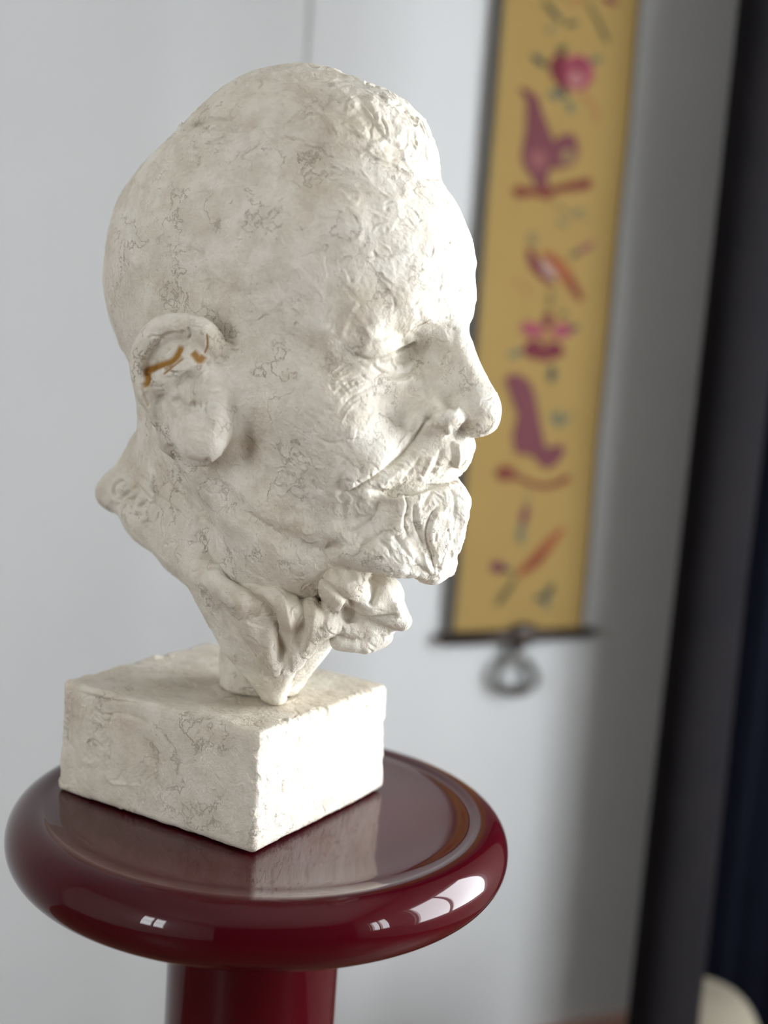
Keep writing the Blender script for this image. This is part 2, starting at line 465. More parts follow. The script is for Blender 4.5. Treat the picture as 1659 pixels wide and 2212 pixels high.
def vnoise(p, scale, seed=0, octaves=4, gain=.55):
    """value noise with smooth interpolation, for numpy arrays"""
    out = np.zeros(len(p)); amp = 1.0; tot = 0
    for o in range(octaves):
        q = p / scale + 17.3 * (o + 1) + seed * 5.7; i = np.floor(q).astype(np.int64); f = q - i; f = f * f * (3 - 2 * f)
        def hsh(x, y, z):
            h = (x * 374761393 + y * 668265263 + z * 2147483647 + (seed + o * 13) * 974634777) & 0xffffffff
            h = ((h ^ (h >> 13)) * 1274126177) & 0xffffffff
            return ((h ^ (h >> 16)) & 0xffff) / 65535.0
        v = 0
        for dx in (0, 1):
            for dy in (0, 1):
                for dz in (0, 1):
                    w = (f[:, 0] if dx else 1 - f[:, 0]) * (f[:, 1] if dy else 1 - f[:, 1]) * (f[:, 2] if dz else 1 - f[:, 2])
                    v = v + w * hsh(i[:, 0] + dx, i[:, 1] + dy, i[:, 2] + dz)
        out += amp * (v - .5) * 2; tot += amp; amp *= gain; scale = scale / 2
    return out / tot

class Relief:
    """tool marks worked into a dense surface: dabs of clay, scratches, ridges, flaps"""
    def __init__(s, V, F, seam):
        s.V, s.F, s.N, s.seam = V.copy(), F, normals(V, F), seam
        s.pat = np.zeros((len(V), 3))
        s.index()
    def index(s):
        W = to_world(s.V); s.px, s.py, s.pz = to_pix(W)
        vd = CAM_L - s.V; vd /= np.linalg.norm(vd, axis=1)[:, None]
        s.face = (s.N * vd).sum(1)
        gx = np.clip((s.px / 4).astype(int), 0, 420); gy = np.clip((s.py / 4).astype(int), 0, 560)
        zb = np.full((421, 561), 9.0); np.minimum.at(zb, (gx, gy), s.pz)
        zb = np.minimum.reduce([zb] + [np.roll(zb, (i, j), (0, 1)) for i in (-1, 0, 1) for j in (-1, 0, 1)])
        s.vis = (s.face > .02) & (s.pz < zb[gx, gy] + .010)
        s.cell = 10.0
        k = np.floor(s.V / s.cell).astype(np.int64) + 100
        key = (k[:, 0] * 1000 + k[:, 1]) * 1000 + k[:, 2]
        s.order = np.argsort(key, kind='stable'); s.keys = key[s.order]
    def near(s, c, r):
        lo = np.floor((c - r) / s.cell).astype(int) + 100; hi = np.floor((c + r) / s.cell).astype(int) + 100
        out = []
        for i in range(lo[0], hi[0] + 1):
            for j in range(lo[1], hi[1] + 1):
                a = np.searchsorted(s.keys, (i * 1000 + j) * 1000 + lo[2]); b = np.searchsorted(s.keys, (i * 1000 + j) * 1000 + hi[2], 'right')
                if b > a: out.append(s.order[a:b])
        return np.concatenate(out) if out else np.zeros(0, int)
    def line(s, pts, w=2.0, h=-.6, h2=None, flap=0.0, flap_w=6.0, tint=None, every=False):
        """groove (h<0) or ridge (h>0) along a curve seen from the side; flap raises the side left of the stroke"""
        P = curve(pts)
        mmpx = 4.5
        R = (max(w * 2.5, flap_w * 2.6 if flap else 0)) * mmpx
        m = (s.px > P[:, 0].min() - R) & (s.px < P[:, 0].max() + R) & (s.py > P[:, 1].min() - R) & (s.py < P[:, 1].max() + R) & s.vis
        I = np.nonzero(m)[0]
        if not len(I): return
        q = np.stack([s.px[I], s.py[I]], 1); best = np.full(len(I), 1e9); sgn = np.zeros(len(I)); tt = np.zeros(len(I))
        L = len(P) - 1
        for k in range(L):
            a, ab = P[k], P[k + 1] - P[k]; l2 = max(ab @ ab, 1e-6)
            t = np.clip(((q - a) @ ab) / l2, 0, 1); e = q - a - t[:, None] * ab; dd = (e ** 2).sum(1)
            b = dd < best; best[b] = dd[b]; tt[b] = (k + t[b]) / L
            sgn[b] = np.sign(ab[0] * e[b, 1] - ab[1] * e[b, 0])
        dist = np.sqrt(best) / mmpx
        taper = np.clip(np.minimum(tt, 1 - tt) / .12, 0, 1); taper = taper * taper * (3 - 2 * taper)
        hh = h if h2 is None else h + (h2 - h) * tt
        disp = hh * taper * np.exp(-(dist / w) ** 2)
        if flap:
            sd = -dist * sgn            # positive on the left of the stroke (image y down)
            disp = disp + flap * taper * np.where(sd > -.4, np.clip((sd + .4) / .8, 0, 1) * np.exp(-np.clip(sd, 0, None) ** 2 / flap_w ** 2), 0)
        s.V[I] += s.N[I] * disp[:, None]
        if tint: 
            ch, am = tint; s.pat[I, ch] = np.maximum(s.pat[I, ch], am * taper * np.clip(1.6 - dist / w * 1.3, 0, 1))
    def refresh(s): s.N = normals(s.V, s.F); s.index()
    def dabs(s, count, size=(5, 12), h=(.15, .5), flow=None, where=None, tint=.35):
        pool = np.arange(len(s.V)) if where is None else np.nonzero(where)[0]
        for c in rng.choice(pool, count):
            p, n = s.V[c], s.N[c]
            f = flow(p) if flow else rng.normal(size=3)
            f = f + rng.normal(size=3) * .45
            u = f - n * (f @ n); u /= max(np.linalg.norm(u), 1e-6); v = np.cross(n, u)
            a = rng.uniform(*size); b = a * rng.uniform(.35, .7)
            I = s.near(p, a * 1.35); 
            if not len(I): continue
            q = s.V[I] - p; x, y, z = q @ u, q @ v, q @ n
            y = y + rng.uniform(-.03, .03) * x * x / a * 2
            ok = (np.abs(z) < a * .6) & ((s.N[I] @ n) > .25)
            r = np.sqrt((x / a) ** 2 + (y / b) ** 2) + .10 * np.sin(3.1 * x / b + c) 
            hh = rng.uniform(*h) * (1 if rng.random() < .6 else -.8)
            ramp_ = np.clip(.5 + .5 * x / a, 0, 1)           # dab thickens towards its leading edge
            body = np.clip((1 - r) / .13, 0, 1); body = body * body * (3 - 2 * body)
            lip = np.exp(-((r - 1) / .09) ** 2) * np.clip(x / a * 1.3, 0, 1)
            s.V[I[ok]] += n * (hh * (body * ramp_ + .4 * lip))[ok][:, None]
            if tint and rng.random() < .7:
                ch = 1 if hh > 0 else 2
                s.pat[I[ok], ch] = np.maximum(s.pat[I[ok], ch] * .8, tint * rng.uniform(.2, 1) * (body * (.4 + .6 * ramp_))[ok])
    def scratches(s, count, length=(4, 14), h=(-.6, .3), w=(.35, .7), flow=None, where=None):
        pool = np.arange(len(s.V)) if where is None else np.nonzero(where)[0]
        for c in rng.choice(pool, count):
            p, n = s.V[c], s.N[c]
            f = (flow(p) if flow else rng.normal(size=3)) + rng.normal(size=3) * .5
            u = f - n * (f @ n); u /= max(np.linalg.norm(u), 1e-6); v = np.cross(n, u)
            a = rng.uniform(*length) / 2
            I = s.near(p, a * 1.2)
            if not len(I): continue
            q = s.V[I] - p; x, y, z = q @ u, q @ v, q @ n
            k = rng.uniform(-.04, .04); ph = rng.uniform(0, 6)
            y = y - k * x * x - .35 * np.sin(x * .8 + ph)
            ok = (np.abs(z) < 6) & (np.abs(x) < a)
            tp = 1 - (x / a) ** 2; ww = rng.uniform(*w)
            hh = h[0] * rng.uniform(.4, 1) if rng.random() < .65 else h[1] * rng.uniform(.4, 1)
            s.V[I[ok]] += n * (hh * tp * (np.exp(-(y / ww) ** 2) - .35 * np.exp(-((y - 2 * ww) / ww) ** 2)))[ok][:, None]
    def pits(s, count, where=None, r=(.5, 1.0), h=.9):
        pool = np.arange(len(s.V)) if where is None else np.nonzero(where)[0]
        for c in rng.choice(pool, count):
            rr = rng.uniform(*r); I = s.near(s.V[c], rr * 3)
            d = np.linalg.norm(s.V[I] - s.V[c], axis=1)
            s.V[I] -= s.N[c] * (h * rng.uniform(.5, 1) * np.exp(-(d / rr) ** 2))[:, None]
    def build(s, name, mat, parent, shift):
        s.V[s.seam[:, 0]] = (s.V[s.seam[:, 1]] + s.V[s.seam[:, 2]]) / 2
        me = mesh_from(name, (s.V + np.array(shift)) / 1000, s.F, True)
        a = me.color_attributes.new('patina_shade', 'FLOAT_COLOR', 'POINT')
        col = np.ones((len(s.V), 4), np.float32); col[:, :3] = np.clip(s.pat, 0, 1)
        if len(me.vertices) == len(col): a.data.foreach_set('color', col.ravel())
        return link(name, me, mat, parent)
def curve(pts, n=5):
    P = np.asarray(pts, float)
    if len(P) < 3: return P
    E = np.concatenate([[2 * P[0] - P[1]], P, [2 * P[-1] - P[-2]]]); out = []
    for i in range(1, len(E) - 2):
        for t in np.linspace(0, 1, n, endpoint=False):
            a, b, c, d = E[i - 1], E[i], E[i + 1], E[i + 2]
            out.append(.5 * (2 * b + (c - a) * t + (2 * a - 5 * b + 4 * c - d) * t * t + (3 * b - a - 3 * c + d) * t ** 3))
    out.append(P[-1]); return np.array(out)

# ---- head and neck
hd = Clay()
def d_skull(p):          # egg: flatter above the temples than below
    q = p - np.array([8, 0, 226], np.float32); q[:, 2] *= np.where(q[:, 2] > 0, 92 / 82, 1)
    return d_ell(q, (0, 0, 0), (95, 69, 92)) * .92
hd.put('add', 1, d_skull, (-90, -70, 130), (105, 70, 320))
hd.ell((62, 0, 228), (63, 60, 62), k=22)
hd.ell((56, 0, 165), (62, 57, 62), k=24)
hd.ell((52, 0, 124), (66, 51, 50), k=20)
hd.chain([(10, -56, 142), (40, -47, 106), (88, -22, 92)], [15, 15, 14], k=14, mirror=True)   # jaw
hd.ell((76, -44, 162), (28, 18, 17), k=16, mirror=True)                                      # cheekbone
hd.ell((82, -36, 138), (28, 16, 22), k=14, mirror=True)                                      # cheek pad
hd.chain([(-6, 0, 150), (-3, 0, 118), (10, 0, 96)], [53, 51.5, 42], k=14)                       # neck
# hair mass on top, ending in a step at forehead and crown
hd.ell((25, 0, 262), (75, 58, 67.5), k=5)
hd.ell((66, -2, 280), (36, 44, 36), k=8)
# eye sockets, brows, nose
hd.ell((115, -30, 191), (16, 15, 11), k=12, kind='cut', mirror=True)
hd.chain([(118, 0, 213), (106, -26, 212), (95, -44, 206), (86, -50, 198)], [9.5, 9, 8, 6], k=14, mirror=True)
hd.chain([(118.5, 0, 203), (130, 0, 184), (138, 0, 170)], [9.5, 9.5, 10.5], k=7)
hd.ell((139.5, 0, 163), (12.5, 11.5, 11.5), k=6)
hd.ell(tuple(side(948, 903, -16.5)), (12.5, 8.5, 8.5), k=3.5, mirror=True)
hd.chain([(118, 0, 172), (118, -11, 160)], [12, 10], k=10, mirror=True)
hd.ell((132, -8, 150), (7, 4, 2.6), k=4, kind='cut', mirror=True)
hd.ell((94, -33, 190), (16, 15, 13), k=7, mirror=True)                                   # eyeball under its lids
# moustache, lips, beard
hd.ell((113, 0, 143), (20, 22, 11), k=8)
hd.chain([(130, -4, 145), (119, -20, 138), (104, -36, 127)], [8, 8, 6], k=6, mirror=True)
hd.ell((109, 0, 112), (26, 26, 24), k=8)
hd.chain([(126, 0, 118), (122, 0, 100), (116, 0, 86)], [11.5, 13, 9], k=8)
hd.chain([(120, 0, 96), (122, 0, 81)], [11.5, 5], k=6)
hd.chain([(114, -20, 118), (106, -22, 96)], [10, 10], k=8, mirror=True)
hd.chain([tuple(side(745, 1172, -34)), tuple(side(800, 1195, -28)), tuple(side(862, 1212, -20)), tuple(side(928, 1224, -8))], [8, 8.5, 8.5, 5.5], k=8, mirror=True)
hd.chain([(140, 0, 131.5), (130, -16, 129), (113, -30, 124)], [2.6, 2.6, 2], k=3, kind='cut', mirror=True)
# ears
def ear(px, py, y): return tuple(side(px, py, y))
hd.ell(ear(390, 838, -73), (21, 10, 34), k=6, tilt=-14, yaw=-16, mirror=True)
def ears(pts): return [tuple(q) for q in curve([ear(*p) for p in pts], 4)]
def along(r, n): return list(np.interp(np.linspace(0, 1, n), np.linspace(0, 1, len(r)), r))
e_ = ears([(436, 778, -73), (456, 745, -76), (440, 716, -79), (402, 702, -82), (354, 708, -86), (316, 742, -88), (302, 792, -87), (312, 845, -84), (340, 905, -79)])
hd.chain(e_, along([4, 5.5, 6, 6, 6, 5.5, 5, 4.5, 4], len(e_)), k=3, mirror=True)
hd.ell(ear(431, 950, -79), (14.5, 8, 12), k=6, mirror=True)
hd.ell(ear(356, 782, -79), (15, 6, 17), k=4, yaw=-16, mirror=True)
e_ = ears([(408, 732, -90), (360, 744, -94), (334, 780, -94), (330, 822, -92)])
hd.chain(e_, [3.6] * len(e_), k=4, kind='cut', mirror=True)
e_ = ears([(398, 838, -88), (412, 868, -87), (424, 895, -86)])
hd.chain(e_, [6.5] * len(e_), k=6, kind='cut', mirror=True)
e_ = ears([(458, 812, -72), (470, 870, -75), (474, 930, -76)])
hd.chain(e_, [4.2] * len(e_), k=7, mirror=True)
e_ = ears([(318, 850, -84), (352, 815, -86), (392, 785, -84), (420, 770, -80)])
hd.chain(e_, [4] * len(e_), k=5, mirror=True)
hd.ell(ear(482, 880, -63), (13, 8, 30), k=12, tilt=-10, mirror=True)
hd.ell((42, -14, 82), (44, 40, 26), k=14, mirror=True)      # underside of the chin running into the neck

V, F = net(hd, (-112, -104, 28), (168, 104, 340), 1.0)
nv = normals(V, F); vd = CAM_L - V; vd /= np.linalg.norm(vd, axis=1)[:, None]
fr = (nv * vd).sum(1)
V, F, SEAM = refine(V, F, (fr[F].max(1) > -.3))
head = Relief(V, F, SEAM)
def head_flow(p):      # working direction of the modelling tool over the skull and the face
    return np.array([.8 + .6 * math.sin(p[2] * .05), .3, .5 * math.sin(p[0] * .06) - (.9 if p[2] < 150 else .1)])
head.V += head.N * (.9 * vnoise(head.V, 26, 1, 3) + .35 * vnoise(head.V, 7, 2, 2))[:, None]
head.refresh()
fine = (head.face > -.3)
ears_out = ~((np.abs(head.V[:, 1]) > 71) & (head.V[:, 0] < 42) & (head.V[:, 2] < 205) & (head.V[:, 2] > 122))
low = (head.V[:, 2] < 138) & (head.V[:, 0] > 62)
head.dabs(190, (11, 26), (.3, .8), head_flow, fine & ears_out, .5)
head.dabs(420, (5, 13), (.12, .4), head_flow, fine & ears_out)
head.dabs(160, (3.5, 8), (.3, .8), head_flow, fine & low)
head.dabs(130, (6, 18), (.3, .85), lambda p: np.array([1, .3, -.25]), fine & (head.V[:, 2] > 286))
head.refresh()
L = head.line
# hair
L([(500, 212), (560, 203), (620, 208), (665, 228), (702, 262), (716, 302)], 1, -.5, flap=1.0, flap_w=6)
L([(590, 168), (630, 175), (680, 170), (720, 178)], .9, -1.3)
L([(640, 158), (720, 160), (790, 185), (850, 225)], 1.2, .8)
L([(362, 292), (400, 276), (450, 262), (500, 258)], 1.2, -1.4, flap=1.3, flap_w=8)
L([(470, 205), (540, 178), (620, 160)], 1.3, -.8)
L([(300, 345), (284, 385), (268, 425), (258, 470)], 1, -1.1)
L([(330, 350), (370, 345), (400, 330)], .8, -1.0)
L([(775, 216), (800, 255), (835, 300), (866, 320), (878, 300), (872, 262)], 1, -.6, flap=1.4, flap_w=7)
L([(784, 220), (800, 240), (815, 262)], .8, -1.4)
L([(872, 320), (876, 352), (900, 390)], 1, .8)
L([(785, 320), (820, 345), (858, 362), (898, 392)], .9, .5, flap=.8, flap_w=6)
L([(840, 215), (880, 245), (900, 275)], .9, -1.1)
L([(720, 200), (760, 190), (800, 210), (845, 250)], 1, .7)
L([(905, 250), (900, 290), (905, 330)], 1, .7)
L([(690, 190), (720, 205), (740, 225)], .8, -1.0)
L([(912, 385), (950, 386)], .6, -.9)
# forehead and temple
L([(600, 460), (680, 472), (760, 480), (840, 486)], 1.2, -.35)
L([(620, 500), (720, 478), (800, 484)], 1, .3)
L([(720, 720), (745, 680), (790, 640), (840, 610)], 5, -.8)
L([(735, 735), (752, 680), (775, 650)], 1.6, .7)
# brow and eye
L([(785, 728), (825, 702), (870, 684), (905, 672)], 4.5, 1.6)
L([(900, 678), (940, 690), (985, 702), (1004, 704)], 3, 1.0)
L([(890, 735), (920, 714), (960, 714), (995, 724)], 4, -.9)
L([(765, 760), (795, 776), (832, 770), (868, 752), (900, 736)], 1.2, -2.4, flap=2.4, flap_w=6)
L([(778, 745), (815, 742), (860, 722), (898, 700)], 2.2, 1.3)
L([(800, 786), (826, 806), (862, 812), (892, 796), (908, 768)], 1.2, -1.5)
L([(815, 822), (860, 828), (895, 812)], 2.0, 1.3)
L([(812, 786), (845, 786), (880, 772), (904, 756)], 2.2, -1.6)
L([(852, 790), (868, 786)], 2.4, 1.4)
L([(905, 742), (914, 790), (922, 830), (926, 868)], 1.6, -1.2)
for k in range(6):
    y0 = 780 + k * 13
    L([(782 + k * 6, y0), (745 + k * 3, y0 + 12 + k * 4), (708 + k * 5, y0 + 34 + k * 8)], .6, -.45 if k % 2 == 0 else .35)
L([(800, 850), (840, 856), (890, 835)], 1.2, -.5)
# nose
L([(920, 918), (928, 894), (946, 876), (972, 868), (992, 874)], 3.0, -3.0)
L([(926, 922), (945, 932), (968, 930)], 2.6, -1.4)
L([(935, 912), (958, 898), (985, 900), (1005, 914)], 3.5, .8)
L([(975, 936), (1002, 928), (1030, 936)], 3.0, -1.4)
L([(985, 735), (1005, 775), (1030, 820)], 2.5, .5)
# fold from nose to mouth, cheek creases
L([(738, 1066), (775, 1046), (822, 1014), (866, 976), (902, 930), (926, 892)], 1.8, -1.4, flap=3.8, flap_w=11)
L([(752, 948), (743, 1000), (738, 1060), (742, 1110), (748, 1152)], 2.2, -.5, h2=-1.5)
L([(738, 985), (728, 1030), (726, 1075)], 2.2, .9)
L([(690, 948), (715, 958), (742, 950)], .7, -.9)
L([(752, 935), (768, 940)], 2.5, 1.4)
L([(765, 860), (780, 890), (800, 905)], 4, -.6)
# moustache
L([(972, 952), (978, 975), (972, 1012)], 1.3, -1.0)
L([(988, 958), (992, 985), (985, 1018)], 1.2, 1.4)
L([(955, 968), (945, 1000), (930, 1030)], 1.2, -1.1)
L([(935, 985), (920, 1015), (905, 1040)], 1.2, 1.0)
L([(910, 985), (885, 1020), (865, 1045)], 1.0, -.7)
L([(880, 1000), (845, 1030), (815, 1050)], 1.6, .9)
L([(785, 1056), (838, 1066), (888, 1060), (930, 1050), (972, 1038), (996, 1027)], 1.5, -2.2)
L([(800, 1050), (850, 1055), (900, 1046), (950, 1030)], 1.6, .4)
# beard
L([(872, 1068), (880, 1095), (872, 1130), (880, 1165)], 1, -1.0, flap=-1.2, flap_w=6)
L([(936, 1056), (920, 1085), (915, 1105), (932, 1092)], 1, -1.0)
L([(900, 1085), (898, 1120), (905, 1150), (920, 1185)], 1.2, -1.2, flap=1.0, flap_w=5)
L([(946, 1095), (928, 1125), (922, 1160), (935, 1200), (942, 1240)], 1.2, -1.5, flap=1.5, flap_w=5)
L([(975, 1045), (982, 1080), (985, 1120), (975, 1160)], 1.2, -1.0)
L([(960, 1100), (990, 1120), (992, 1150), (975, 1180)], 2.2, -1.4)
L([(1000, 1060), (1004, 1110), (995, 1160), (985, 1200)], 1.5, .9)
L([(775, 1180), (800, 1166), (832, 1148), (850, 1152)], .8, -1.4)
L([(820, 1168), (840, 1185), (846, 1202)], .8, -1.2)
L([(752, 1150), (775, 1140), (805, 1115), (818, 1080)], 1.1, -1.2, flap=.9, flap_w=6)
L([(850, 1150), (875, 1185), (900, 1215), (935, 1245)], 1, -.8, flap=.8, flap_w=5)
L([(915, 1190), (918, 1215), (930, 1235)], 1, .9)
L([(945, 1215), (950, 1240)], 1, -1.4)
L([(830, 1240), (880, 1238), (925, 1246)], 1.6, .8)
# jaw against the neck
L([(440, 1010), (485, 1072), (545, 1122), (615, 1164), (690, 1188), (742, 1188)], 5.0, -2.2)
L([(520, 1100), (570, 1135), (610, 1160)], 1.0, -.6)
L([(640, 1172), (690, 1190), (735, 1190)], 1.2, -.9)
L([(700, 1180), (730, 1182), (748, 1165)], 3, -1.2)
# ear
L([(442, 838), (452, 800), (448, 780)], 1.6, -1.0)
L([(345, 745), (322, 775), (316, 810)], 2.2, -1.4)
L([(340, 735), (375, 722), (405, 722)], 1.4, -1.2)
L([(404, 706), (412, 722), (406, 735)], .7, -1.2)
L([(372, 858), (395, 876), (412, 880), (425, 872)], 2.4, -2.6)
L([(395, 800), (412, 835), (420, 870), (440, 890)], 3, -1.5)
L([(345, 850), (360, 890), (368, 940)], 2.2, -1.0)
L([(385, 905), (420, 895), (450, 880)], 1.6, .7)
L([(360, 955), (390, 995), (430, 1003), (458, 998)], 2.4, -1.8)
L([(312, 845), (330, 880), (352, 925)], 1.6, -1.0)
head.refresh()
L = head.line
head.scratches(620, (3, 11), (-.7, .5), (.4, .7), head_flow, fine)
head.scratches(120, (3, 9), (-.9, .6), (.4, .8), head_flow, fine & low)
head.scratches(150, (8, 22), (-1.1, .8), (.5, .9), lambda p: np.array([1, .3, -.3]), fine & (head.V[:, 2] > 280))
head.pits(110, fine)
L([(300, 836), (316, 828), (319, 806), (322, 800), (346, 788), (372, 778), (388, 756), (392, 740)], 1.7, -.9, tint=(0, 1.0))
L([(352, 800), (376, 782), (392, 764)], 1.6, -.3, tint=(0, .55))
L([(350, 812), (375, 790), (398, 772)], .6, -.6, tint=(0, .9))
L([(414, 758), (424, 770), (432, 778), (441, 766)], 2.2, -.5, tint=(0, .95))
L([(441, 766), (448, 745), (446, 718)], .5, -.6, tint=(0, .9))
L([(304, 838), (314, 860), (322, 880)], .8, -.8, tint=(0, .35))
head.refresh()
# ---- collar with its folds gathered into the stem
cl = Clay()
cl.chain([(-7, 0, 156), (-4, 0, 122), (0, 0, 98), (15, 0, 80), (31, 0, 64), (40, 0, 50)], [44, 52, 51, 43, 31, 22], k=8)
ring = [(-77, 0, 104), (-65, -28, 101), (-38, -33, 89), (-2, -39, 77), (18, -50, 72), (54, -45, 62), (78, -30, 55), (92, -8, 50)]
cl.chain(ring, [7, 7, 7, 7, 8, 8, 7, 6], k=14, mirror=True)
# the shoulder slopes from the neck down to the cut edge
for p, z1 in zip(ring[:4], (134, 132, 112, 100)):
    q = np.array(p); inner = (q[0] * .50 - 2, q[1] * .70, z1)
    cl.chain([inner, tuple(q * .5 + np.array(inner) * .5 + np.array([0, 0, 1])), p], [13, 12, 7], k=16, mirror=True)
APEX = (43, -17, 4)
for p, r in (((8, -44, 69), 8), ((24, -49, 68), 9), ((44, -47, 62), 9), ((60, -41, 57), 8), ((78, -30, 52), 7)):
    mid = tuple((np.array(p) * .42 + np.array(APEX) * .58) + np.array([0, -7, 3]))
    cl.chain([p, mid, APEX], [r, r * .95, r * .42], k=5)
cl.ell((42, -20, 54), (28, 24, 24), k=10)
cl.ell((30, 14, 66), (40, 34, 18), k=12)
cl.chain([(54, 0, 44), (36, 0, 8)], [16, 10], k=10)
cl.chain([(17, 0, -2), (16, 0, 26), (30, 0, 50)], [19, 19.5, 20], k=6)
# knot of the neckcloth at the front
def kn(px, py, y): return tuple(side(px, py, y))
cl.ell(kn(745, 1262, -26), (13, 15, 14), k=4)
cl.ell(kn(812, 1292, -8), (13, 18, 12.5), k=4)
cl.chain([kn(845, 1320, -8), kn(868, 1342, -4)], [8, 5], k=4)
cl.chain([kn(735, 1385, -20), kn(790, 1392, -12), kn(828, 1375, -4)], [4.5, 5, 5], k=3)
cl.chain([kn(750, 1355, -20), kn(800, 1362, -12), kn(846, 1345, -4)], [5, 5, 4.5], k=2)
cl.ell(kn(785, 1335, 2), (17, 17, 14), k=4)
cl.ell(kn(757, 1328, -34), (7, 8, 4), k=3, kind='cut')
cl.put('isect', 2, lambda p: -(p[:, 2] - .5), (-200, -200, -50), (200, 200, 60))
V, F = net(cl, (-116, -96, -4), (128, 96, 164), 1.0)
V, F, SEAM = refine(V, F, ((normals(V, F) * (lambda q: q / np.linalg.norm(q, axis=1)[:, None])(CAM_L - V)).sum(1)[F].max(1) > -.3))
collar = Relief(V, F, SEAM)
collar.V += collar.N * (.9 * vnoise(collar.V, 22, 6, 3) + .4 * vnoise(collar.V, 7, 7, 2))[:, None]
collar.refresh()
fc = collar.face > -.3
collar.dabs(170, (5, 13), (.2, .7), lambda p: np.array([.7, 0, -.7]), fc)
collar.refresh()
L = collar.line
L([(436, 1228), (492, 1282), (540, 1345), (580, 1415), (606, 1470)], 5.5, 2.6)
L([(470, 1225), (530, 1262), (575, 1315), (604, 1372), (618, 1440)], 2.6, -5.0)
L([(560, 1225), (600, 1275), (622, 1330), (630, 1390), (626, 1440)], 2.6, 2.2)
L([(636, 1240), (655, 1300), (655, 1355), (642, 1410)], 1.8, -2.4)
L([(668, 1270), (680, 1320), (672, 1370), (655, 1410)], 2.0, 1.4)
L([(690, 1290), (702, 1335), (690, 1370)], 1.6, -1.0)
L([(640, 1200), (672, 1232), (704, 1262), (740, 1295), (772, 1318)], 1.2, -1.6, flap=-1.4, flap_w=5)
L([(452, 1300), (490, 1340), (525, 1385), (560, 1440), (596, 1478)], 1.6, -1.4)
L([(410, 1240), (455, 1225), (500, 1230)], 1.0, -.9)
L([(395, 1080), (470, 1150), (560, 1200), (640, 1232)], 1.2, -.8)
L([(330, 1000), (380, 1060), (440, 1115)], 1.0, -.7)
L([(300, 1020), (330, 1062), (372, 1095), (410, 1130)], .9, -.8)
L([(290, 1040), (320, 1075), (350, 1105)], .8, -.7)
L([(740, 1332), (790, 1340), (862, 1330)], 1.3, -2.6)
L([(735, 1316), (756, 1330), (762, 1345)], 3, -3.0)
L([(716, 1228), (742, 1240), (770, 1232)], 4, -2.0)
L([(800, 1240), (812, 1275), (800, 1312)], 1.6, -2.2)
L([(825, 1255), (850, 1300), (870, 1335)], 2.0, 1.2)
L([(720, 1375), (780, 1385), (835, 1372)], 1.0, -1.2)
L([(800, 1262), (806, 1290), (795, 1310)], 1.2, -1.2)
collar.refresh()
knot = fc & (collar.V[:, 0] > 66)
collar.dabs(60, (3, 8), (.3, .9), None, knot)
collar.refresh()
collar.scratches(260, (3, 12), (-.7, .5), (.4, .8), lambda p: np.array([.7, 0, -.7]), fc)
collar.pits(40, fc)
collar.refresh()
L = collar.line
# the sculptor's incised initials at the nape
for s_ in ([(272, 1042), (258, 1040), (247, 1050), (246, 1062), (250, 1072)], [(257, 1080), (270, 1070), (281, 1059)], [(287, 1049), (295, 1058), (292, 1070), (284, 1079), (270, 1080)],
           [(281, 1082), (279, 1096), (278, 1108)]):
    L(s_, .8, -1.9)
for s_ in ([(314, 1086), (302, 1094), (304, 1106), (309, 1114)], [(291, 1111), (304, 1112)], [(304, 1096), (316, 1102)]):
    L(s_, .95, -2.3)
L([(306, 1132), (317, 1128), (329, 1133)], .9, -1.3)
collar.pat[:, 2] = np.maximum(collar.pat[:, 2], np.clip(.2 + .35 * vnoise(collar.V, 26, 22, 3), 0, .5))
# ---- plinth
PW, PD = Q_['w'] * U / 2, Q_['d'] * U / 2
def d_plinth(p):
    z = p[:, 2]; t = np.clip(-z / U, 0, 1)
    k = 1 + (Q_['fl'] - 1) * np.clip((t - .45) / .5, 0, 1) ** 2 + .006 * vnoise(p, 30, 5, 2)
    q = np.stack([np.abs(p[:, 0]) - PW * k + 3.4, np.abs(p[:, 1]) - PD * k + 3.4, np.abs(z + U / 2) - U / 2 + 3.4], 1)
    return np.sqrt((np.maximum(q, 0) ** 2).sum(1)) + np.minimum(q.max(1), 0) - 3.4 + .5 * vnoise(p, 12, 3, 3)
V, F = net(d_plinth, (-76, -72, -66), (76, 72, 6), 1.0)
V, F, SEAM = refine(V, F, ((normals(V, F) * (lambda q: q / np.linalg.norm(q, axis=1)[:, None])(CAM_L - V)).sum(1)[F].max(1) > -.3))
plinth = Relief(V, F, SEAM)
plinth.V += plinth.N * (.5 * vnoise(plinth.V, 20, 8, 3))[:, None]
plinth.refresh()
fp = plinth.face > -.3
top_ = plinth.N[:, 2] > .7
plinth.dabs(110, (7, 18), (.12, .35), lambda p: np.array([.25, 0, 1.0]), fp & ~top_)
plinth.dabs(70, (8, 20), (.12, .35), lambda p: np.array([1, .15, 0]), fp & top_)
plinth.refresh()
L = plinth.line
L([(238, 1650), (235, 1600), (238, 1548), (262, 1544), (300, 1556), (325, 1575)], .9, -.4, flap=-.8, flap_w=9)
L([(200, 1530), (222, 1545), (262, 1542)], .7, -.8)
L([(238, 1545), (236, 1562)], .7, -.9)
L([(188, 1620), (196, 1600), (222, 1618)], .9, -.9)
L([(180, 1640), (195, 1650), (215, 1640)], 1.2, .8)
L([(225, 1665), (240, 1690), (280, 1695)], .9, .6)
L([(160, 1490), (240, 1512), (320, 1520), (420, 1545), (540, 1572)], 1.0, -.5, flap=.5, flap_w=3)
L([(612, 1682), (610, 1700), (610, 1716)], .6, -1.0)
L([(600, 1640), (604, 1700), (598, 1780)], .8, .6)
L([(630, 1600), (640, 1680), (625, 1760)], .8, -.4)
L([(700, 1690), (696, 1730), (700, 1760)], .7, -.5)
L([(575, 1600), (580, 1700), (570, 1800)], 1.0, .5)
plinth.refresh()
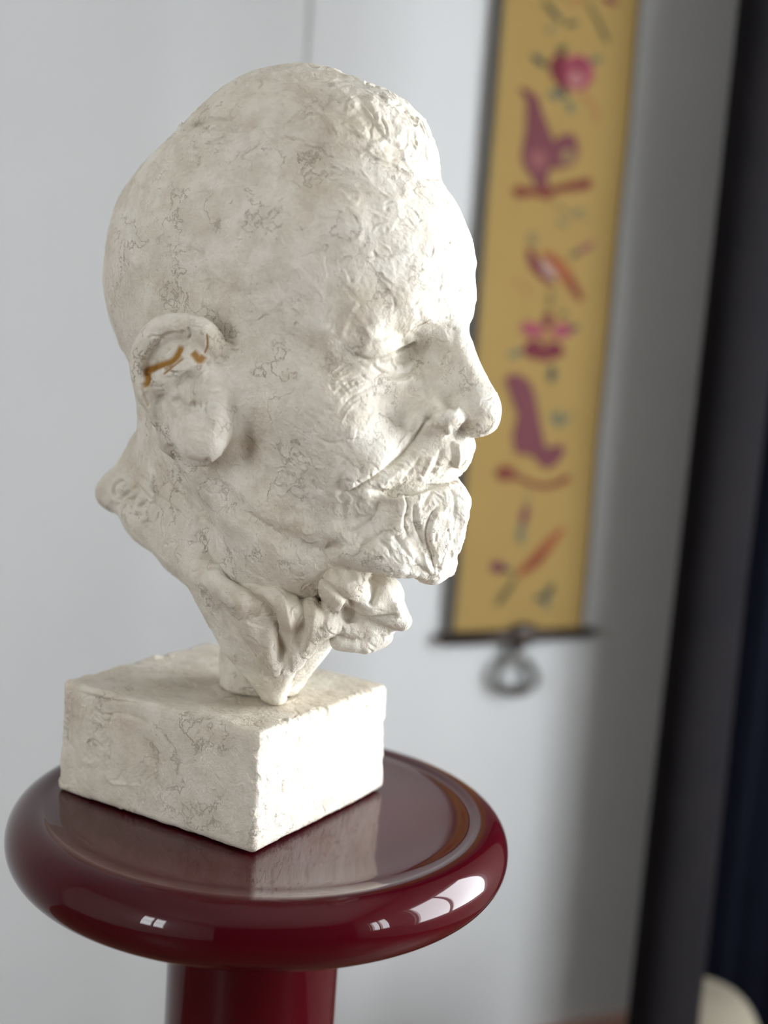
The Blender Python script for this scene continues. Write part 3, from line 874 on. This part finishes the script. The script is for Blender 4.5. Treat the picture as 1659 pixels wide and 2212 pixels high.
plinth.scratches(160, (4, 14), (-.5, .35), (.4, .8), lambda p: np.array([.3, 0, 1.0]), fp & ~top_)
plinth.scratches(90, (5, 16), (-.5, .4), (.4, .8), lambda p: np.array([1, .2, 0]), fp & top_)
rim = (np.abs(np.abs(plinth.V[:, 0]) - PW) < 4) & (np.abs(plinth.V[:, 2]) < 5) | ((np.abs(np.abs(plinth.V[:, 0]) - PW) < 4) & (np.abs(np.abs(plinth.V[:, 1]) - PD) < 4))
plinth.dabs(90, (2.5, 6), (.4, 1.0), None, fp & rim, .2)
plinth.pits(30, fp)
plinth.pat[:, 2] = np.maximum(plinth.pat[:, 2], np.clip(.30 + .35 * vnoise(plinth.V, 30, 21, 3), .08, .6))     # mottled stain, browned overall to paint in the block's weaker light
plinth.V[:, 2] = np.maximum(plinth.V[:, 2], -U + .06)

bust = tag(empty('plaster_bust', tuple(BO - np.array([0, 0, U / 1000]))), 'rough white plaster bust of a bearded man on a square block', 'sculpture')
bust.rotation_euler = (0, 0, math.atan2(BA[1], BA[0]))
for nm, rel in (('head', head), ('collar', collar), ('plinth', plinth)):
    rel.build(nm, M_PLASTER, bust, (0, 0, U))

# ------------------------------------------------------------------ pedestal
PC = np.array([-.861 * .062 - .002, 11.035 * .062, BO[2] - U / 1000])
ped = tag(empty('pedestal', (PC[0], PC[1], 0)), 'glossy oxblood red round pedestal with fat rolled rim under the bust', 'pedestal')
zt = PC[2]
def prof_rim():      # a very slightly dished top running into the fat roll
    R0, r = .1215, .0150
    zc = zt - .0169; b = -.0010
    p = [(0, zt + b), (.004, zt + b), (.03, zt + b), (.06, zt + b), (.088, zt + b), (.097, zt + b + .0002), (.103, zt + b + .0005), (.107, zt + b + .0007), (.111, zt + b + .0008)]
    for t in np.linspace(math.radians(112), math.radians(-120), 40):
        p.append((R0 + r * math.cos(t), zc + .0174 * math.sin(t)))
    p += [(.100, zt - .0340), (.075, zt - .0352), (.062, zt - .0358), (0, zt - .0358)]
    return p
bm = bmesh.new(); lathe(bm, prof_rim(), (0, 0, 0), 160); bm_obj('rolled_rim', bm, M_LACQUER, ped, True)
bm = bmesh.new(); zr = zt - .0359
lathe(bm, [(0, zr), (.058, zr), (.0596, zr - .0008)] + [(.0555 + .0048 * math.cos(t), zr - .0052 + .0050 * math.sin(t)) for t in np.linspace(.9, -1.4, 14)] + [(.052, zr - .0106), (.049, zr - .0112), (0, zr - .0112)], (0, 0, 0), 128)
bm_obj('neck_ring', bm, M_LACQUER, ped, True)
bm = bmesh.new(); zk = zr - .0113
lathe(bm, [(0, zk), (.047, zk), (.0478, zk - .0008), (.0478, zk - .003), (.0478, .13), (.052, .10), (.07, .05), (.10, .03), (.10, .0), (0, 0)], (0, 0, 0), 128)
bm_obj('column', bm, M_LACQUER, ped, True)

# ------------------------------------------------------------------ embroidered hanging on the chimney breast
HB = BACK - .012                                   # its cloth hangs 12 mm in front of the wall
HP0 = rm(0, HB, 0)
def on_wall(px, py):
    p = on_plane(px, py, HP0, E2); return float(p @ E1), float(p[2])
(_al, _), (_ar, _) = on_wall(1033, 685), on_wall(1315, 680)
HL, HR = _al, _ar
HZ0 = on_wall(1118, 1366)[1]; HZ1 = 1.98
HC = (HL + HR) / 2
hang = tag(empty('wall_hanging', tuple(rm(HC, HB, HZ0))), 'ochre embroidered wall hanging with flowers, squirrels and birds', 'wall hanging')
HINV = Vector(hang.location)
def hp(a, z, out=0.0): return Vector(tuple(rm(a, HB - out, z))) - HINV
def uv_box(bm, scale=1.0):
    uv = bm.loops.layers.uv.new('UVMap')
    for f in bm.faces:
        for l in f.loops:
            p = np.array(l.vert.co); l[uv].uv = (float(p @ E1) * scale, float(p[2]) * scale)
def cloth_wave(a, z): return .0012 * math.sin(z * 9 + a * 14) + .0008 * math.sin(z * 23)
bm = bmesh.new(); nz, na = 90, 10
def sheet(bm, a0, a1, out0, thick, na, nz):
    F = {}
    for s_ in (0, 1):
        for i in range(na + 1):
            for j in range(nz + 1):
                a, z = a0 + (a1 - a0) * i / na, HZ0 + (HZ1 - HZ0) * j / nz
                F[s_, i, j] = bm.verts.new(hp(a, z, out0 + s_ * thick + cloth_wave(a, z)))
    for s_ in (0, 1):
        for i in range(na):
            for j in range(nz): bm.faces.new((F[s_, i, j], F[s_, i + 1, j], F[s_, i + 1, j + 1], F[s_, i, j + 1]))
    for j in range(nz):
        for i in (0, na): bm.faces.new((F[0, i, j], F[1, i, j], F[1, i, j + 1], F[0, i, j + 1]))
    for i in range(na):
        for j in (0, nz): bm.faces.new((F[0, i, j], F[1, i, j], F[1, i + 1, j], F[0, i + 1, j]))
sheet(bm, HL, HR, 0, .002, 10, 90); uv_box(bm); bm_obj('cloth_panel', bm, M_GOLD, hang)
M_TRIM = simple('dark_olive_cord', (.045, .038, .022), .8)
M_IRON = simple('dark_bronze', (.026, .016, .011), .45, metal=.3)
M_RING = simple('grey_iron', (.11, .105, .095), .4, metal=.6)
for a0, a1 in ((HL - .006, HL), (HR, HR + .003)):
    bm = bmesh.new(); sheet(bm, a0, a1, -.001, .005, 1, 90); o = bm_obj('side_cord', bm, M_TRIM, hang)
zb = HZ0 - .004
bm = bmesh.new(); tube(bm, [hp(HL - .012, zb, .001), hp(HC - .02, zb, .001), hp(HC + .02, zb, .001), hp(HR + .016, zb, .001)], [.0092, .010, .010, .008], 14)
bm_obj('bottom_bar', bm, M_IRON, hang, True)
for a in (HL - .0135, HR + .0175):
    bm = bmesh.new(); bmesh.ops.create_uvsphere(bm, u_segments=16, v_segments=10, radius=.0078, matrix=Matrix.Translation(hp(a, zb, .001))); bm_obj('finial', bm, M_IRON, hang, True)
bm = bmesh.new()
bmesh.ops.create_uvsphere(bm, u_segments=20, v_segments=12, radius=1, matrix=Matrix.Translation(hp(HC + .004, zb + .002, .006)) @ Matrix.Rotation(PSI, 4, 'Z') @ Matrix.Diagonal((.024, .010, .017, 1)))
bm_obj('boss', bm, M_IRON, hang, True)
def wpt(px, py, out=.004):
    a, z = on_wall(px, py); return hp(a, z, out)
bm = bmesh.new(); tube(bm, [hp(HC - .001, zb - .008, .004), hp(HC - .003, zb - .022, .004)], [.009, .006], 12); bm_obj('shank', bm, M_IRON, hang, True)
ringp = [(1112, 1418), (1136, 1424), (1148, 1446), (1156, 1462), (1150, 1478), (1130, 1490), (1108, 1492), (1086, 1486), (1071, 1472), (1074, 1454), (1084, 1432)]
bm = bmesh.new(); tube(bm, [wpt(x, y) for x, y in curve(ringp + ringp[:1], 4)[:-1]],   .0054, 10, closed=True); bm_obj('pull_ring', bm, M_RING, hang, True)
bm = bmesh.new(); tube(bm, [wpt(x, y) for x, y in curve([(1084, 1484), (1098, 1491), (1112, 1493), (1126, 1490), (1140, 1483)], 3)], [.004] + [.0062] * 11 + [.004], 12); bm_obj('ring_weight', bm, M_IRON, hang, True)
# embroidery: padded satin-stitch patches, about a millimetre proud of the cloth
_cols = dict(crimson=(.10, .004, .014), pink=(.215, .035, .06), rose=(.25, .10, .095), mauve=(.105, .022, .03), mauve_pale=(.165, .052, .05), russet=(.12, .022, .008),
             orange=(.20, .05, .012), olive=(.065, .055, .02), green=(.035, .040, .028), sage=(.105, .105, .06), tan=(.25, .125, .04), pale=(.27, .19, .15), straw=(.175, .125, .05))
M_SILK = {k: simple(k + '_silk', v, .7, .3) for k, v in _cols.items()}
lift = [0]
def patch(name, poly, col):
    """poly: outline in the photograph's frame, laid on the cloth's plane"""
    lift[0] += 1
    t0 = .0020; t1 = .0030 + .00005 * (lift[0] % 12)
    P = [on_wall(x, y) for x, y in poly]; ca = sum(p[0] for p in P) / len(P); cz = sum(p[1] for p in P) / len(P)
    bm = bmesh.new()
    lo = [bm.verts.new(hp(a, z, t0 + cloth_wave(a, z))) for a, z in P]
    hi = [bm.verts.new(hp(ca + (a - ca) * .93, cz + (z - cz) * .93, t1 + cloth_wave(a, z))) for a, z in P]
    n = len(P)
    for i in range(n): bm.faces.new((lo[i], lo[(i + 1) % n], hi[(i + 1) % n], hi[i]))
    f = bm.faces.new(hi); bmesh.ops.triangulate(bm, faces=[f])
    return bm_obj(name, bm, M_SILK[col], hang)
def ribbon(name, pts, w, col):
    P = curve(pts, 4); n = len(P); w = np.interp(np.linspace(0, 1, n), np.linspace(0, 1, len(w)), w)
    d = np.gradient(P, axis=0); d /= np.linalg.norm(d, axis=1)[:, None]; nn = np.stack([-d[:, 1], d[:, 0]], 1)
    return patch(name, list(P + nn * w[:, None] / 2) + list((P - nn * w[:, None] / 2)[::-1]), col)
def disc(name, x, y, rx, ry, rot, col, n=14):
    c, s_ = math.cos(math.radians(rot)), math.sin(math.radians(rot))
    return patch(name, [(x + rx * math.cos(t) * c - ry * math.sin(t) * s_, y + rx * math.cos(t) * s_ + ry * math.sin(t) * c) for t in np.linspace(0, 2 * math.pi, n, endpoint=False)], col)
# top of the visible cloth: leaf sprig and the foot of a bird
ribbon('stem', [(1172, 2), (1188, 22), (1210, 48)], [6, 12, 9], 'green')
disc('leaf', 1232, 52, 15, 6, -8, 'green'); disc('leaf', 1186, 64, 6, 10, 25, 'sage'); disc('leaf', 1180, 12, 6, 13, -30, 'olive')
ribbon('twig', [(1266, 6), (1286, 40), (1300, 72), (1310, 92)], [6, 9, 11, 10], 'olive')
disc('bird_breast', 1316, 2, 18, 8, 20, 'crimson'); disc('petal', 1240, 2, 22, 7, 0, 'tan')
# first flower
disc('leaf', 1162, 132, 22, 8, 40, 'green'); disc('leaf', 1210, 108, 14, 9, -40, 'olive'); disc('leaf', 1284, 130, 16, 8, -10, 'sage')
disc('leaf', 1196, 206, 16, 11, 20, 'sage'); disc('leaf', 1212, 200, 16, 8, 50, 'green'); disc('leaf', 1228, 232, 9, 15, -20, 'sage')
disc('petal', 1244, 158, 36, 40, 0, 'pink'); disc('petal', 1240, 172, 18, 20, 10, 'rose')
ribbon('petal', [(1216, 114), (1196, 140), (1202, 165), (1218, 196)], [12, 26, 24, 12], 'crimson'); disc('flower_heart', 1246, 144, 11, 11, 0, 'crimson')
ribbon('tendril', [(1252, 205), (1274, 222), (1284, 244), (1284, 270)], [14, 12, 10, 8], 'tan')
# first squirrel on its branch
def z7(P): return [(940 + x / 2.91, y / 2.91) for x, y in P]
def z8(P): return [(940 + x / 2.514, 660 + y / 2.514) for x, y in P]
patch('branch', z7([(478, 1190), (520, 1165), (620, 1185), (740, 1170), (870, 1135), (965, 1112), (985, 1150), (965, 1195), (860, 1205), (760, 1215), (710, 1262), (640, 1235), (500, 1248)]), 'russet')
patch('squirrel', z7([(515, 548), (580, 562), (640, 610), (662, 690), (645, 780), (620, 860), (640, 905), (740, 890), (790, 850), (850, 840), (885, 880), (895, 960), (870, 1030), (800, 1060), (730, 1060), (705, 1110), (705, 1185), (630, 1190), (605, 1120), (555, 1060), (535, 980), (550, 880), (575, 780), (580, 690), (560, 620)]), 'mauve')
disc('squirrel_belly', 1160, 345, 20, 24, -20, 'mauve_pale'); disc('squirrel_face', 1222, 338, 14, 16, 10, 'straw')
ribbon('sprig', [(1196, 440), (1216, 452), (1236, 466), (1274, 474)], [6, 8, 8, 5], 'straw'); disc('leaf', 1250, 456, 13, 5, -20, 'sage'); disc('leaf', 1214, 482, 12, 6, 40, 'sage')
# first bird
disc('bird_head', 1150, 516, 12, 18, -20, 'straw')
ribbon('bird_wing', [(1142, 536), (1152, 568), (1172, 594), (1196, 616)], [12, 24, 20, 8], 'crimson'); disc('bird_body', 1186, 580, 26, 15, 52, 'pale')
ribbon('bird_back', [(1168, 545), (1198, 560), (1224, 592), (1254, 648)], [10, 18, 20, 16], 'orange'); ribbon('bird_tail', [(1218, 590), (1236, 614), (1254, 650)], [8, 14, 12], 'russet')
ribbon('flower_bud', [(1236, 552), (1256, 540), (1282, 524)], [10, 14, 10], 'mauve_pale'); disc('leaf', 1240, 550, 12, 6, -30, 'olive')
ribbon('tendril', [(1104, 610), (1122, 612), (1142, 636)], [5, 7, 5], 'tan'); ribbon('stem', [(1186, 625), (1188, 648), (1182, 668)], [5, 6, 6], 'olive')
# second flower
disc('petal', 1148, 712, 27, 17, 15, 'pink'); disc('petal', 1214, 714, 25, 17, -12, 'pink'); disc('petal', 1182, 692, 12, 18, 5, 'crimson')
disc('petal', 1150, 754, 24, 20, -25, 'crimson'); disc('petal', 1196, 756, 22, 18, 20, 'crimson'); disc('petal', 1172, 768, 26, 12, 0, 'crimson'); disc('flower_heart', 1180, 728, 9, 12, 0, 'tan')
disc('leaf', 1238, 708, 12, 7, -10, 'green'); disc('leaf', 1216, 678, 8, 8, 0, 'olive'); disc('leaf', 1110, 764, 18, 8, -20, 'sage'); disc('leaf', 1190, 808, 9, 20, 5, 'green')
# second squirrel on its branch
patch('squirrel', z8([(365, 402), (400, 372), (455, 372), (510, 412), (538, 480), (535, 560), (508, 622), (520, 668), (565, 715), (598, 775), (645, 775), (690, 752), (708, 785), (660, 860), (605, 892), (560, 862), (520, 815), (430, 805), (412, 720), (428, 640), (455, 560), (452, 490), (425, 442)]), 'mauve')
disc('squirrel_belly', 1122, 960, 14, 18, 0, 'mauve_pale'); disc('branch_knot', 1090, 1022, 24, 18, 0, 'russet')
ribbon('branch', [(1106, 1026), (1150, 1046), (1190, 1048), (1230, 1030)], [12, 13, 13, 15], 'russet')
ribbon('sprig', [(1184, 890), (1206, 920), (1236, 892)], [5, 9, 6], 'sage'); disc('leaf', 1206, 900, 10, 14, 0, 'sage')
# bud, and a bird with its sprig at the foot
ribbon('stem', [(1134, 1060), (1138, 1084), (1124, 1180)], [4, 6, 7], 'straw'); disc('flower_bud', 1130, 1112, 9, 24, 12, 'mauve'); disc('leaf', 1120, 1150, 8, 22, 10, 'sage')
ribbon('bird_body', [(1116, 1242), (1150, 1212), (1184, 1172), (1216, 1138)], [12, 30, 24, 8], 'orange'); ribbon('bird_wing', [(1120, 1236), (1154, 1210), (1176, 1184)], [6, 12, 8], 'russet')
disc('flower_bud', 1072, 1224, 17, 15, 20, 'mauve'); disc('leaf', 1092, 1230, 12, 6, 0, 'green')
ribbon('twig', [(1112, 1244), (1094, 1272), (1070, 1306)], [6, 12, 12], 'olive')
disc('leaf', 1166, 1290, 16, 8, -10, 'green'); disc('leaf', 1184, 1274, 9, 16, 30, 'green'); disc('leaf', 1178, 1304, 8, 14, -10, 'sage')

# ------------------------------------------------------------------ curtain beside the window
def at_b(px, py, b):
    p = on_plane(px, py, rm(0, b, 0), E2); return float(p @ E1)
CB = .95
cu = tag(empty('curtain', tuple(rm(at_b(1530, 1500, CB), CB, 0))), 'grey-brown woven curtain fold, the nearer one at the right edge', 'curtain')
def drape(root, name, path, z0, z1, mat, nz=30, sway=.004, thick=.0025):
    P = curve(path, 6); n = len(P); bm = bmesh.new(); V = {}
    d = np.gradient(P, axis=0); d /= np.linalg.norm(d, axis=1)[:, None]; nn = np.stack([-d[:, 1], d[:, 0]], 1)
    S = np.concatenate([[0], np.cumsum(np.linalg.norm(np.diff(P, axis=0), axis=1))])
    uvs = {}
    for s_ in (0, 1):
        for i in range(n):
            for j in range(nz + 1):
                z = z0 + (z1 - z0) * j / nz
                q = P[i] + nn[i] * (s_ * thick + sway * math.sin(z * 3 + S[i] * 30) * (1 - j / nz))
                v = bm.verts.new(Vector(tuple(rm(q[0], q[1], z))) - Vector(root.location)); V[s_, i, j] = v; uvs[v] = (S[i], z)
    for s_ in (0, 1):
        for i in range(n - 1):
            for j in range(nz): bm.faces.new((V[s_, i, j], V[s_, i + 1, j], V[s_, i + 1, j + 1], V[s_, i, j + 1]))
    for j in range(nz):
        for i in (0, n - 1): bm.faces.new((V[0, i, j], V[1, i, j], V[1, i, j + 1], V[0, i, j + 1]))
    for i in range(n - 1):
        for j in (0, nz): bm.faces.new((V[0, i, j], V[1, i, j], V[1, i + 1, j], V[0, i + 1, j]))
    uv = bm.loops.layers.uv.new('UVMap')
    for f in bm.faces:
        for l in f.loops: l[uv].uv = uvs[l.vert]
    return bm_obj(name, bm, mat, root, True)
a0, a1 = at_b(1461, 1500, CB), at_b(1596, 1500, CB)
M_BORDER = cloth_mat('grey_brown_weave', (.0045, .0042, .0062), (.0125, .011, .0115), 150, 520, sheen=0)
drape(cu, 'curtain_fold', [(a1 + .03, CB + .045), (a1, CB + .03), (a0 + .02, CB + .035), (a0, CB + .012), (a0 + .012, CB - .004), ((a0 + a1) / 2, CB - .008), (a1 - .006, CB), (a1, CB + .010), (a1 + .012, CB + .022)], .02, 2.5, M_BORDER)
M_VELVET = cloth_mat('navy_velvet', (.0022, .0028, .007), (.005, .006, .013), 200, 200, sheen=0)
VB = 1.22
c0 = at_b(1572, 1500, VB)
cv = tag(empty('curtain', tuple(rm((c0 + RIGHT) / 2, VB, 0))), 'almost black navy curtain hanging behind the grey-brown curtain fold', 'curtain')
pl = [(c0 + k * .028, VB - .014 * (k % 2) - .01 * math.sin(k * 1.7)) for k in range(int((RIGHT - .005 - c0) / .028))]
drape(cv, 'pleated_cloth', pl, .02, 2.5, M_VELVET)
ro = tag(empty('curtain_rod', tuple(rm(a0, CB, 2.515))), 'dark curtain rod carrying the grey-brown curtain fold', 'curtain rod')
bm = bmesh.new(); rc = Vector(ro.location)
tube(bm, [Vector(tuple(rm(a0 - .03, CB + .016, 2.515))) - rc, Vector(tuple(rm(RIGHT - .001, CB + .016, 2.515))) - rc], .012, 12); bm_obj('rod', bm, M_IRON, ro, True)
rt2 = tag(empty('curtain_track', tuple(rm(c0, VB - .01, 2.515))), 'dark track carrying the navy curtain', 'curtain rod')
bm = bmesh.new(); rc = Vector(rt2.location)
tube(bm, [Vector(tuple(rm(c0 - .03, VB - .01, 2.515))) - rc, Vector(tuple(rm(RIGHT - .001, VB - .01, 2.515))) - rc], .012, 12); bm_obj('rod', bm, M_IRON, rt2, True)

# ------------------------------------------------------------------ cream footstool behind the curtain fold
FB = 1.078; FA = at_b(1510, 2160, FB); fz = float(on_plane(1510, 2137, rm(0, FB, 0), E2)[2])
fs = tag(empty('footstool', tuple(rm(FA, FB, 0))), 'cream cushioned round footstool at the bottom right corner', 'footstool')
bm = bmesh.new(); hh = fz - .03
lathe(bm, [(0, .03)] + [(.085 * (abs(math.cos(t)) ** .55), .03 + hh / 2 + hh / 2 * math.copysign(abs(math.sin(t)) ** .6, math.sin(t))) for t in np.linspace(-1.5, 1.5, 30)] + [(0, fz)], (0, 0, 0), 64)
uvl = bm.loops.layers.uv.new('UVMap')
for f in bm.faces:
    for l in f.loops: l[uvl].uv = (math.atan2(l.vert.co.y, l.vert.co.x) * .15, l.vert.co.z)
bm_obj('cushion', bm, M_CREAM, fs, True)
bm = bmesh.new(); tube(bm, [(.0855 * math.cos(t), .0855 * math.sin(t), .03 + hh / 2) for t in np.linspace(0, 2 * math.pi, 64, endpoint=False)], .003, 8, closed=True); bm_obj('piping', bm, M_CREAM, fs, True)
for k in range(4):
    t = math.pi / 4 + k * math.pi / 2; bm = bmesh.new(); tube(bm, [(.055 * math.cos(t), .055 * math.sin(t), 0), (.055 * math.cos(t), .055 * math.sin(t), .04)], [.010, .013], 10); bm_obj('foot', bm, M_IRON, fs, True)
